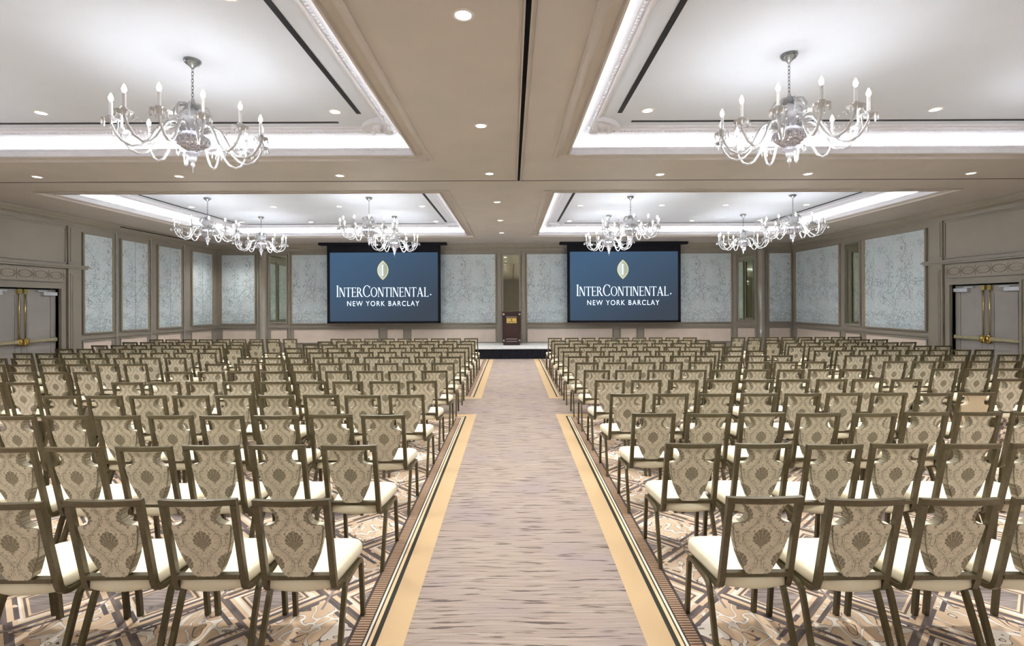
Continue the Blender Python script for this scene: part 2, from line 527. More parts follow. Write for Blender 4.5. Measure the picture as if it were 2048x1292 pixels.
FAR = ['near left', 'near right', 'far left', 'far right']
for ti, t in enumerate(TRAYS):
    bm = bmesh.new()
    ring_sweep(bm, t, [(-0.235, 4.06), (-0.232, 4.032), (-0.205, 4.028), (-0.195, 4.062), (-0.12, 4.088),
                       (-0.035, 4.078), (-0.022, 4.045), (0.0, 4.045), (0.0, 4.06)])
    sub('tray_frame', bm, 'soffit_paint', ceiling, label='taupe moulded frame round the %s ceiling tray' % FAR[ti])
    bm = bmesh.new()
    ring_sweep(bm, t, [(0.0, 4.06), (0.0, 4.13), (0.012, 4.14), (0.012, 4.165), (-0.03, 4.165), (-0.03, 4.10), (-0.17, 4.10), (-0.17, 4.21),
                       (-0.15, 4.22), (-0.09, 4.232), (0.0, 4.249), (0.10, 4.272), (0.20, 4.302), (0.27, 4.330)])
    sub('cove', bm, 'crown_white', ceiling, label='white lit cove of the %s ceiling tray' % FAR[ti])
    bm = bmesh.new()
    ring_sweep(bm, t, [(0.27, 4.330), (0.275, 4.318), (0.30, 4.318), (0.305, 4.335), (0.335, 4.338), (0.34, TRAY_Z)])
    sub('crown_moulding', bm, 'crown_white', ceiling)
    bm = bmesh.new()
    box(bm, t[0] + 0.33, t[1] - 0.33, t[2] + 0.33, t[3] - 0.33, TRAY_Z, TRAY_Z + 0.02)
    sub('tray_panel', bm, 'tray_white', ceiling, label='smooth white panel of the %s ceiling tray' % FAR[ti])
    # small bead ornament along the cove
    bm = bmesh.new()
    x0, x1, y0, y1 = t
    stp = 0.05
    for o in (0.235,):
        z = 4.312
        q = y0 + 0.3
        while q < y1 - 0.3:
            for xx in (x0 + o, x1 - o): box(bm, xx - 0.012, xx + 0.012, q, q + 0.028, z - 0.01, z + 0.012)
            q += stp
        q = x0 + 0.3
        while q < x1 - 0.3:
            box(bm, q, q + 0.028, y1 - o - 0.012, y1 - o + 0.012, z - 0.01, z + 0.012)
            q += stp
    sub('bead_moulding', bm, 'crown_white', ceiling, kind='stuff')
    # carved quarter rosettes in the tray corners
    for cx, cy, sx, sy in ((t[0] + 0.22, t[3] - 0.22, 1, -1), (t[1] - 0.22, t[3] - 0.22, -1, -1)):
        bm = bmesh.new()
        n = 14
        for (ra, rb, za, zb) in ((0.0, 0.44, TRAY_Z - 0.045, TRAY_Z), (0.40, 0.47, TRAY_Z - 0.065, TRAY_Z)):
            pa = [(cx + sx * rb * math.cos(PI / 2 * i / n), cy + sy * rb * math.sin(PI / 2 * i / n)) for i in range(n + 1)]
            if ra > 0: pa += [(cx + sx * ra * math.cos(PI / 2 * i / n), cy + sy * ra * math.sin(PI / 2 * i / n)) for i in range(n, -1, -1)]
            else: pa.append((cx, cy))
            prism(bm, pa, za, zb, 'xy')
        ros = sub('corner_rosette', bm, 'crown_white', ceiling)
        bm = bmesh.new()
        rr = random.Random(3)
        for i in range(26):
            a = rr.uniform(0.08, PI / 2 - 0.08); r = rr.uniform(0.06, 0.36)
            c = (cx + sx * r * math.cos(a), cy + sy * r * math.sin(a), TRAY_Z - 0.045)
            lathe(bm, [(0.0, -0.055), (0.022, -0.045), (0.042, -0.01), (0.048, 0.01)], 7, c)
        sub('carved_leaves', bm, 'crown_white', ros, smooth=True)
    # black linear air slots
    for nm, b in (('side', (t[1] - 0.60, t[1] - 0.54, t[2] + 0.5, t[3] - 0.80)), ('side', (t[0] + 0.54, t[0] + 0.60, t[2] + 0.5, t[3] - 0.80)),
                  ('end', (t[0] + 0.8, t[1] - 0.95, t[3] - 0.52, t[3] - 0.47))):
        bm = bmesh.new(); box(bm, *b, TRAY_Z - 0.006, TRAY_Z + 0.001)
        where = 'along the back end' if nm == 'end' else ('along the right side' if b[0] > (t[0] + t[1]) / 2 else 'along the left side')
        tag(add('air_slot', bm, 'diffuser_black'), 'black linear air slot %s of the %s ceiling tray' % (where, FAR[ti]), 'air slot', 'ceiling air slots')
    # LED strip lights lying in the cove trough
    for (cx, cy, L, rz) in (((x0 + x1) / 2, y0 - 0.10, x1 - x0, 0), ((x0 + x1) / 2, y1 + 0.10, x1 - x0, 0),
                            (x0 - 0.10, (y0 + y1) / 2, y1 - y0, PI / 2), (x1 + 0.10, (y0 + y1) / 2, y1 - y0, PI / 2)):
        ld = bpy.data.lights.new('cove_strip', 'AREA'); ld.shape = 'RECTANGLE'
        ld.size = L; ld.size_y = 0.06; ld.energy = W_COVE * L; ld.color = (0.88, 0.93, 1.0)
        lo = bpy.data.objects.new('cove_strip', ld); COL.objects.link(lo)
        lo.location = (cx, cy, 4.125); lo.rotation_euler = (PI, 0, rz)

# movable-partition tracks in the soffit
bm = boxes((0.115, 0.155, WALL_F, 8.70, SOFFIT - 0.004, SOFFIT + 0.005))
sub('partition_track', bm, 'black_gap', ceiling, label='narrow black partition track running down the ceiling')
bm = boxes((0.075, 0.085, WALL_F, 8.66, SOFFIT - 0.008, SOFFIT + 0.004), (0.10, 0.113, WALL_F, 8.68, SOFFIT - 0.015, SOFFIT + 0.004),
           (0.157, 0.170, WALL_F, 8.68, SOFFIT - 0.015, SOFFIT + 0.004), (0.20, 0.21, WALL_F, 8.66, SOFFIT - 0.008, SOFFIT + 0.004))
sub('track_trim', bm, 'soffit_paint', ceiling)
bm = boxes((WALL_L, WALL_R, 8.71, 8.73, SOFFIT - 0.004, SOFFIT + 0.005))
sub('partition_track', bm, 'black_gap', ceiling, label='thin dark partition joint crossing the ceiling')

# ------------------------------------------------------------------ walls
def px_back(px, D=18.1): return (px - 1023.0) * D / F_PX
wall_back = structure('wall_back', boxes((WALL_L - 0.3, WALL_R + 0.3, WALL_B, WALL_B + 0.25, 0, SOFFIT + 0.3)), 'wall_taupe',
                      'taupe panelled end wall behind the stage')
structure('wall_front', boxes((WALL_L - 0.3, WALL_R + 0.3, WALL_F - 0.25, WALL_F, 0, SOFFIT + 0.3)), 'wall_taupe',
          'taupe wall behind the camera')
DL = (10.10, 11.78)     # left doorway along y
DR = (9.95, 11.53)
DZ = 2.24
wall_left = structure('wall_left', boxes((WALL_L - 0.25, WALL_L, WALL_F, DL[0], 0, SOFFIT + 0.3), (WALL_L - 0.25, WALL_L, DL[1], WALL_B, 0, SOFFIT + 0.3),
                      (WALL_L - 0.25, WALL_L, DL[0], DL[1], DZ, SOFFIT + 0.3)), 'wall_taupe', 'taupe left side wall with silk panels')
wall_right = structure('wall_right', boxes((WALL_R, WALL_R + 0.25, WALL_F, DR[0], 0, SOFFIT + 0.3), (WALL_R, WALL_R + 0.25, DR[1], WALL_B, 0, SOFFIT + 0.3),
                       (WALL_R, WALL_R + 0.25, DR[0], DR[1], DZ, SOFFIT + 0.3)), 'wall_taupe', 'taupe right side wall with silk panels')
# cornice, chair rail and baseboard
bm = bmesh.new()
ring_sweep(bm, (WALL_L, WALL_R, WALL_F, WALL_B), [(0.0, 3.80), (0.03, 3.80), (0.035, 3.835), (0.05, 3.84), (0.055, 3.87), (0.09, 3.90),
                                                  (0.14, 3.925), (0.16, 3.96), (0.17, 3.965), (0.20, 4.0), (0.215, 4.03), (0.215, SOFFIT + 0.004)])
structure('trim_1', bm, 'trim_taupe', 'stepped taupe cornice where the walls meet the ceiling')

# local frames: each wall helper turns (a, depth, z) into boxes
def wbox(side, a0, a1, p0, p1, z0, z1):
    """box on a wall: a along the wall, p = how far it stands proud"""
    if side == 'B': return (a0, a1, WALL_B - p1, WALL_B - p0, z0, z1)
    if side == 'L': return (WALL_L + p0, WALL_L + p1, a0, a1, z0, z1)
    return (WALL_R - p1, WALL_R - p0, a0, a1, z0, z1)
WP = {'B': wall_back, 'L': wall_left, 'R': wall_right}

PANEL_Z = (1.09, 3.70)
def silk_panel(side, a0, a1, label, seam=False):
    z0, z1 = PANEL_Z
    wd, h = a1 - a0, z1 - z0
    c = (a0 + a1) / 2
    loc, rz = {'B': ((c, WALL_B, z0), 0), 'L': ((WALL_L, c, z0), PI / 2), 'R': ((WALL_R, c, z0), -PI / 2)}[side]
    fb = 0.035
    bm = bmesh.new()
    if seam:
        box(bm, -wd / 2 + fb, -0.006, -0.045, 0.0, fb, h - fb); box(bm, 0.006, wd / 2 - fb, -0.045, 0.0, fb, h - fb)
    else:
        box(bm, -wd / 2 + fb, wd / 2 - fb, -0.045, 0.0, fb, h - fb)
    p = add('silk_panel', bm, 'silk_paper', WP[side], loc=loc, rotz=rz)
    p['label'] = label
    bm = boxes((-wd / 2, -wd / 2 + fb, -0.06, 0, 0, h), (wd / 2 - fb, wd / 2, -0.06, 0, 0, h),
               (-wd / 2 + fb, wd / 2 - fb, -0.06, 0, 0, fb), (-wd / 2 + fb, wd / 2 - fb, -0.06, 0, h - fb, h))
    add('panel_frame', bm, 'trim_taupe', p)
    g = 0.010
    bm = boxes((-wd / 2 + fb, -wd / 2 + fb + g, -0.062, -0.04, fb, h - fb), (wd / 2 - fb - g, wd / 2 - fb, -0.062, -0.04, fb, h - fb))
    add('gilt_fillet', bm, 'gilt', p)
    if seam: add('seam', boxes((-0.006, 0.006, -0.03, 0, fb, h - fb)), 'black_gap', p)
    return p

def wainscot(side, a0, a1):
    b = bmesh.new(); box(b, *wbox(side, a0, a1, 0.0, 0.012, 0.40, 0.88))
    p = sub('wainscot_panel', b, 'wainscot_pale', WP[side])
    b = boxes(wbox(side, a0 - 0.03, a0, 0, 0.03, 0.37, 0.91), wbox(side, a1, a1 + 0.03, 0, 0.03, 0.37, 0.91),
              wbox(side, a0, a1, 0, 0.03, 0.37, 0.40), wbox(side, a0, a1, 0, 0.03, 0.88, 0.91))
    sub('panel_moulding', b, 'trim_taupe', p)

def mirror(side, a0, a1, label, z0=1.12, z1=3.69):
    f = 0.05
    b = bmesh.new(); box(b, *wbox(side, a0 + f, a1 - f, 0.0, 0.02, z0 + f, z1 - f))
    p = sub('mirror_panel', b, 'mirror_glass', WP[side], label=label)
    b = boxes(wbox(side, a0, a0 + f, 0, 0.05, z0, z1), wbox(side, a1 - f, a1, 0, 0.05, z0, z1),
              wbox(side, a0 + f, a1 - f, 0, 0.05, z0, z0 + f), wbox(side, a0 + f, a1 - f, 0, 0.05, z1 - f, z1))
    sub('mirror_frame', b, 'trim_taupe', p)

def rail(side, a0, a1, tname):
    b = boxes(wbox(side, a0, a1, 0, 0.035, 0.955, 0.985), wbox(side, a0, a1, 0, 0.022, 0.985, 1.03))
    structure(tname, b, 'trim_taupe')
    b = boxes(wbox(side, a0, a1, 0, 0.035, 0.0, 0.20), wbox(side, a0, a1, 0, 0.022, 0.20, 0.23))
    structure({'B': 'baseboard_back', 'L': 'baseboard_left', 'R': 'baseboard_right'}[side], b, 'trim_taupe')

# --- end wall
for a, b, s in ((443, 513, 'leftmost silk panel of the end wall, beside the left corner'),
                (583, 757, 'silk panel behind the left screen, showing on its left side'),
                (822, 993, 'silk panel between the left screen and the lectern'),
                (1052, 1224, 'silk panel between the lectern and the right screen'),
                (1288, 1463, 'silk panel behind the right screen, showing on its right side'),
                (1535, 1583, 'narrow silk panel of the end wall beside the right corner')):
    silk_panel('B', px_back(a), px_back(b), 'pale blue ' + s)
for a, b, s in ((538, 576, 'narrow wall mirror left of the left screen'), (1004, 1041, 'narrow wall mirror behind the lectern'),
                (1474, 1511, 'narrow wall mirror right of the right screen')):
    mirror('B', px_back(a), px_back(b), s)
for a, b in ((446, 512), (542, 574), (588, 757), (775, 806), (823, 991), (1055, 1224), (1241, 1272), (1288, 1461), (1475, 1509), (1538, 1580)):
    wainscot('B', px_back(a), px_back(b))
rail('B', WALL_L, WALL_R, 'trim_2')
for cx in (px_back(527), px_back(1522.5)):
    bm = bmesh.new()
    lathe(bm, [(0.20, 0.0), (0.20, 0.22), (0.165, 0.24), (0.16, 3.70), (0.19, 3.74), (0.20, 3.80)], 24, (cx, WALL_B + 0.02, 0))
    sub('half_column', bm, 'column_gloss', wall_back, True,
        'rounded glossy taupe half column at the %s of the end wall' % ('left' if cx < 0 else 'right'))
for a, b in ((759, 773), (808, 821), (1226, 1239), (1274, 1287), (513, 519), (576, 582), (993, 1003), (1042, 1052), (1464, 1473)):
    sub('pilaster', boxes(wbox('B', px_back(a) + 0.02, px_back(b) - 0.02, 0, 0.03, 0.23, 3.80)), 'trim_taupe', wall_back)

# --- left wall (folding partition panels with seams)
silk_panel('L', 12.40, 13.36, 'pale blue silk panel on the left wall nearest the door')
silk_panel('L', 13.60, 14.66, 'pale blue seamed silk panel, second from the door on the left wall', True)
silk_panel('L', 15.02, 16.14, 'pale blue seamed silk panel, third from the door on the left wall', True)
silk_panel('L', 16.62, 17.80, 'pale blue seamed silk panel on the left wall beside the far corner', True)
for a, b in ((12.44, 13.32), (13.64, 14.62), (15.06, 16.1), (16.66, 17.76)): wainscot('L', a, b)
for a in (13.46, 14.75, 16.24):
    sub('metal_post', boxes(wbox('L', a - 0.02, a + 0.02, 0, 0.05, 0.0, 3.86)), 'aluminium', wall_left, label='slim aluminium edge post of the folding partition')
sub('partition_track', boxes(wbox('L', 13.4, 16.5, 0.0, 0.225, 3.985, 4.0)), 'black_gap', wall_left)
rail('L', 12.36, 18.05, 'trim_3')
# --- right wall
silk_panel('R', 12.20, 14.36, 'wide pale blue silk panel on the right wall nearest the door')
silk_panel('R', 15.42, 17.82, 'wide pale blue silk panel on the right wall beside the far corner')
mirror('R', 14.52, 15.24, 'narrow mirror on the right wall between two silk panels')
for a, b in ((12.24, 14.32), (14.56, 15.2), (15.46, 17.78)): wainscot('R', a, b)
rail('R', 12.1, 18.05, 'trim_4')

# --- doorways with surround, frieze and panic hardware
def doorway(side, y0, y1, n):
    P = WP[side]
    B = lambda *a: boxes(*[wbox(side, *q) for q in a])
    lr = 'left' if side == 'L' else 'right'
    yc = (y0 + y1) / 2
    near, far = y0 - 0.55, y1 + 0.55
    # door casing and pilasters
    d = structure('door_%d' % n, B((y0 - 0.13, y0, -0.14, 0.05, 0, DZ + 0.13), (y1, y1 + 0.13, -0.14, 0.05, 0, DZ + 0.13), (y0, y1, -0.14, 0.05, DZ, DZ + 0.13),
                                   (y0 - 0.05, y0, 0.05, 0.07, 0, DZ + 0.05), (y1, y1 + 0.05, 0.05, 0.07, 0, DZ + 0.05), (y0, y1, 0.05, 0.07, DZ, DZ + 0.05)),
                  'trim_taupe', 'grey double door with brass push bars in the %s wall' % lr)
    for a in (y1 + 0.20, y0 - 0.56):
        sub('pilaster', B((a, a + 0.36, 0, 0.06, 0.23, 3.80), (a + 0.05, a + 0.31, 0.06, 0.075, 0.3, 2.62), (a + 0.09, a + 0.27, 0.075, 0.085, 0.34, 2.58),
                          (a + 0.05, a + 0.31, 0.06, 0.075, 2.92, 3.76), (a - 0.01, a + 0.37, 0, 0.09, 0.0, 0.23)), 'trim_taupe', P)
    sub('door_ledge', B((near - 0.12, far + 0.16, 0, 0.10, 2.74, 2.78), (near - 0.14, far + 0.18, 0, 0.15, 2.78, 2.81), (near - 0.12, far + 0.16, 0, 0.12, 2.81, 2.84)),
        'trim_taupe', P, label='projecting ledge above the %s door' % lr)
    fr = sub('frieze', B((y0 - 0.16, y1 + 0.16, 0, 0.03, 2.40, 2.72), (y0 - 0.16, y1 + 0.16, 0.03, 0.04, 2.40, 2.42), (y0 - 0.16, y1 + 0.16, 0.03, 0.04, 2.70, 2.72)), 'wall_taupe', P,
             label='frieze of interlaced rings above the %s door' % lr)
    bm = bmesh.new()
    def pt(a, z, p=0.033):
        b = wbox(side, a, a, p, p, z, z); return Vector((b[0], b[2], b[4]))
    cnt = 5
    stp = (y1 - y0 + 0.2) / cnt
    for i in range(cnt):
        c = y0 - 0.10 + stp * (i + 0.5)
        tube(bm, [pt(c + 0.145 * math.cos(2 * PI * j / 20), 2.56 + 0.085 * math.sin(2 * PI * j / 20)) for j in range(21)], 0.006, 4, False)
        e = c + stp / 2
        tube(bm, [pt(e, 2.45), pt(e, 2.67)], 0.006, 4)
        tube(bm, [pt(e - 0.07, 2.49), pt(e + 0.07, 2.63)], 0.006, 4); tube(bm, [pt(e - 0.07, 2.63), pt(e + 0.07, 2.49)], 0.006, 4)
        tube(bm, [pt(c - 0.12, 2.56), pt(c - 0.06, 2.56)], 0.005, 4); tube(bm, [pt(c + 0.06, 2.56), pt(c + 0.12, 2.56)], 0.005, 4)
    sub('ring_ornament', bm, 'rosette_line', fr)
    sub('overdoor_panel', B((y0 - 0.16, y1 + 0.16, 0, 0.012, 2.90, 3.74)), 'wall_taupe', P)
    sub('panel_moulding', B((y0 - 0.19, y0 - 0.16, 0, 0.03, 2.87, 3.77), (y1 + 0.16, y1 + 0.19, 0, 0.03, 2.87, 3.77), (y0 - 0.16, y1 + 0.16, 0, 0.03, 2.87, 2.9), (y0 - 0.16, y1 + 0.16, 0, 0.03, 3.74, 3.77)),
        'trim_taupe', P)
    sub('door_reveal', B((y0, y1, -0.25, -0.20, 0, DZ)), 'black_gap', d)
    for sgn, (a, b) in ((-1, (y0 + 0.02, yc - 0.006)), (1, (yc + 0.006, y1 - 0.006))):
        q = -0.07
        leaf = sub('door_leaf', B((a, b, q - 0.05, q, 0.01, DZ - 0.03)), 'door_grey', d)
        sub('leaf_moulding', B((a + 0.12, a + 0.135, q, q + 0.012, 0.3, 2.08), (b - 0.135, b - 0.12, q, q + 0.012, 0.3, 2.08),
                               (a + 0.12, b - 0.12, q, q + 0.012, 2.065, 2.08), (a + 0.12, b - 0.12, q, q + 0.012, 0.9, 0.915), (a + 0.12, b - 0.12, q, q + 0.012, 0.78, 0.795)), 'door_grey', leaf)
        rod = yc + sgn * 0.07
        bm = bmesh.new()
        tube(bm, [pt(rod, 1.05, q + 0.03), pt(rod, DZ - 0.05, q + 0.03)], 0.011, 8)
        sub('vertical_rod', bm, 'brass', leaf, True)
        sub('top_latch', B((rod - 0.035, rod + 0.035, q, q + 0.05, DZ - 0.14, DZ - 0.03)), 'brass', leaf)
        b2 = bmesh.new()
        box(b2, *wbox(side, rod - 0.055, rod + 0.055, q, q + 0.10, 0.92, 1.10))
        bmesh.ops.bevel(b2, geom=b2.edges[:], offset=0.03, segments=3, affect='EDGES')
        sub('latch_case', b2, 'brass', leaf, True)
        o2 = (rod + 0.05, b - 0.03) if sgn > 0 else (a + 0.03, rod - 0.05)
        sub('push_bar', B((o2[0], o2[1], q + 0.02, q + 0.075, 0.985, 1.045), (o2[0], o2[0] + 0.05, q, q + 0.03, 0.98, 1.05), (o2[1] - 0.05, o2[1], q, q + 0.06, 0.97, 1.06)), 'brass_bar', leaf)
        cl = (b - 0.36, b - 0.02) if sgn > 0 else (a + 0.02, a + 0.36)
        sub('door_closer', B((cl[0], cl[1], q, q + 0.07, DZ - 0.17, DZ - 0.09)), 'closer_metal', leaf)
        arm = (cl[0] - 0.12, cl[0] + 0.1) if sgn > 0 else (cl[1] - 0.1, cl[1] + 0.12)
        sub('closer_arm', B((arm[0], arm[1], q + 0.02, q + 0.05, DZ - 0.08, DZ - 0.06)), 'closer_metal', leaf)
doorway('L', DL[0], DL[1], 1)
doorway('R', DR[0], DR[1], 2)

# ------------------------------------------------------------------ stage, lectern, screens
ST = (-2.55, 2.55, 16.02, 18.06, 0.365)
stage = thing('stage', 'low portable stage with a pale top and pleated black skirt', 'stage', (0, 17.0, 0))
def at(o, dx, dy, dz): return o
bm = boxes((ST[0], ST[1], ST[2] - 17.0, ST[3] - 17.0, ST[4] - 0.04, ST[4]))
add('stage_deck', bm, 'stage_top', stage)
bm = bmesh.new()
pts = []
def skirt_line(x0, y0, x1, y1):
    L = math.hypot(x1 - x0, y1 - y0); n = int(L / 0.022)
    nx, ny = (y1 - y0) / L, -(x1 - x0) / L
    return [(x0 + (x1 - x0) * i / n + nx * 0.016 * math.sin(i * 1.3 + 0.6 * math.sin(i * 0.37)), y0 + (y1 - y0) * i / n + ny * 0.016 * math.sin(i * 1.3 + 0.6 * math.sin(i * 0.37))) for i in range(n + 1)]
ln = skirt_line(ST[0], ST[3] - 17.0, ST[0], ST[2] - 17.0) + skirt_line(ST[0], ST[2] - 17.0, ST[1], ST[2] - 17.0) + skirt_line(ST[1], ST[2] - 17.0, ST[1], ST[3] - 17.0)
for (xa, ya), (xb, yb) in zip(ln, ln[1:]):
    vs = [bm.verts.new(p) for p in ((xa, ya, 0.0), (xb, yb, 0.0), (xb * 0.997, yb * 0.985, ST[4] - 0.035), (xa * 0.997, ya * 0.985, ST[4] - 0.035))]
    bm.faces.new(vs)
bmesh.ops.remove_doubles(bm, verts=bm.verts[:], dist=0.0005)
add('stage_skirt', bm, 'skirt_black', stage, True)

lect = thing('lectern', 'dark wooden lectern with a gold plaque standing on the stage', 'lectern', (0.0, 17.05, ST[4]))
bm = boxes((-0.31, 0.31, -0.02, 0.38, 0.09, 1.10)); bmesh.ops.bevel(bm, geom=bm.edges[:], offset=0.008, segments=1, affect='EDGES')
add('lectern_body', bm, 'wood_dark', lect)
bm = boxes((-0.325, -0.27, -0.05, -0.02, 0.08, 1.17), (0.27, 0.325, -0.05, -0.02, 0.08, 1.17), (-0.27, 0.27, -0.05, -0.02, 1.02, 1.17), (-0.27, 0.27, -0.05, -0.02, 0.08, 0.24))
add('front_frame', bm, 'wood_dark', lect)
bm = boxes((-0.29, 0.29, 0.0, 0.36, 0.0, 0.10)); add('plinth', bm, 'wood_dark', lect)
bm = bmesh.new()
prism(bm, [(-0.06, 1.17), (-0.06, 1.19), (0.42, 1.10), (0.42, 1.08)], -0.33, 0.33)
for v in bm.verts: v.co = Vector((v.co.y, v.co.x, v.co.z))
add('reading_top', bm, 'wood_dark', lect)
pl = add('plaque', boxes((-0.175, 0.175, -0.035, -0.02, 0.78, 0.955)), 'plaque_gold', lect); pl['label'] = 'gold plaque with a small dark emblem'
bm = bmesh.new()
prism(bm, [(0.018 * math.sin(2 * PI * i / 12), 0.895 + 0.032 * math.cos(2 * PI * i / 12)) for i in range(12)], -0.038, -0.034)
add('emblem', bm, 'wood_dark', pl)
add('plaque_line', boxes((-0.10, 0.10, -0.038, -0.034, 0.822, 0.834)), 'wood_dark', pl)
for z in (0.985, 0.215, 0.135):
    add('inlay_bar', boxes((-0.19 if z > 0.2 else -0.18, 0.19, -0.058, -0.045, z, z + 0.018)), 'stud_metal', lect)
for sx in (-1, 1):
    for z in (1.09, 0.17):
        bm = bmesh.new()
        lathe(bm, [(0.034, 0.0), (0.032, 0.01), (0.02, 0.018), (0.0, 0.02)], 12)
        bmesh.ops.rotate(bm, verts=bm.verts[:], cent=(0, 0, 0), matrix=Matrix.Rotation(PI / 2, 3, 'X'))
        o = add('stud', bm, 'stud_metal', lect, True, loc=(sx * 0.275, -0.05, z))

# ---- lettering for the screens: serif capitals built from strokes
def glyph(ch):
    """(polygons, advance) for cap height 1"""
    T, t, s, e = 0.10, 0.04, 0.052, 0.028
    R = lambda x0, x1, z0, z1: [(x0, z0), (x1, z0), (x1, z1), (x0, z1)]
    def stem(x, w=T):
        return [R(x, x + w, 0, 1), R(x - s, x + w + s, 0, e), R(x - s, x + w + s, 1 - e, 1)]
    def arc(cx, cz, rx, rz, a0, a1, thick=T, thin=t, n=22):
        out = []
        for i in range(n):
            q = []
            for aa, inner in ((a0 + (a1 - a0) * i / n, 0), (a0 + (a1 - a0) * (i + 1) / n, 0), (a0 + (a1 - a0) * (i + 1) / n, 1), (a0 + (a1 - a0) * i / n, 1)):
                r1, r2 = (rx - thick, rz - thin) if inner else (rx, rz)
                q.append((cx + r1 * math.cos(aa), cz + r2 * math.sin(aa)))
            out.append(q)
        return out
    if ch == 'I': return stem(s), T + 2 * s
    if ch == 'T': return stem(0.22) + [R(0.0, 0.575, 1 - t, 1), R(0, 0.03, 0.84, 1), R(0.545, 0.575, 0.84, 1)], 0.575
    if ch == 'E': return stem(s) + [R(s, 0.47, 1 - t, 1), R(s, 0.41, 0.49, 0.49 + t), R(s, 0.50, 0, t), R(0.44, 0.47, 0.86, 1), R(0.47, 0.50, 0, 0.15), R(0.385, 0.41, 0.43, 0.60)], 0.52
    if ch == 'L': return stem(s) + [R(s, 0.50, 0, t), R(0.47, 0.50, 0, 0.17)], 0.52
    if ch == 'N':
        return [R(0.07, 0.07 + t, 0, 1), R(0.0, 0.2, 0, e), R(0.57, 0.57 + t, 0, 1), R(0.50, 0.70, 1 - e, 1), R(0.0, 0.14, 1 - e, 1),
                [(0.06, 1.0), (0.20, 1.0), (0.625, 0.0), (0.52, 0.0)]], 0.70
    if ch == 'A':
        return [[(0.06, 0), (0.115, 0), (0.36, 1), (0.31, 1)], [(0.31, 1), (0.40, 1), (0.68, 0), (0.53, 0)], R(0.15, 0.53, 0.31, 0.31 + t),
                R(0.0, 0.18, 0, e), R(0.46, 0.74, 0, e)], 0.74
    if ch == 'O': return arc(0.36, 0.5, 0.36, 0.515, 0, 2 * PI, n=36), 0.72
    if ch == 'C': return arc(0.37, 0.5, 0.37, 0.515, 0.75, 2 * PI - 0.75, n=30) + [R(0.60, 0.63, 0.72, 0.93), R(0.60, 0.63, 0.07, 0.22)], 0.66
    if ch == 'R':
        return stem(s) + arc(s + 0.13, 0.74, 0.28, 0.26, -PI / 2, PI / 2, T, t) + [R(s, s + 0.14, 1 - t, 1), R(s, s + 0.14, 0.48, 0.48 + t),
                [(0.24, 0.5), (0.36, 0.5), (0.64, 0.0), (0.50, 0.0)], R(0.47, 0.70, 0, e)], 0.64
    return [], 0.3

def serif_word(bm, items, x0, x1, z0, y0, y1):
    """items: (char, cap height); fitted between x0 and x1 on baseline z0"""
    gap = 0.10
    wd = sum(glyph(c)[1] * h * 1.0 + gap * 0.18 for c, h in items)
    k = (x1 - x0) / wd
    x = x0
    for c, h in items:
        polys, adv = glyph(c)
        for i, p in enumerate(polys):
            prism(bm, [(x + a * h * k, z0 + b * h) for a, b in p], y0 - 0.0002 * i, y1)
        x += (adv * h + gap * 0.18) * k

def sans_word(text, x0, x1, z0, h):
    cu = bpy.data.curves.new('caption', 'FONT'); cu.body = text; cu.space_character = 1.25; cu.extrude = 0.002
    o = bpy.data.objects.new('caption', cu); COL.objects.link(o)
    dg = bpy.context.evaluated_depsgraph_get(); dg.update()
    me = bpy.data.meshes.new_from_object(o.evaluated_get(dg))
    bpy.data.objects.remove(o); bpy.data.curves.remove(cu)
    xs_ = [v.co.x for v in me.vertices]; zs_ = [v.co.y for v in me.vertices]
    ax, bx, az, bz = min(xs_), max(xs_), min(zs_), max(zs_)
    for v in me.vertices:
        v.co = Vector((x0 + (v.co.x - ax) / (bx - ax) * (x1 - x0), -0.004 - v.co.z, z0 + (v.co.y - az) / (bz - az) * h))
    me.materials.clear(); me.materials.append(M['letter_white'])
    return me

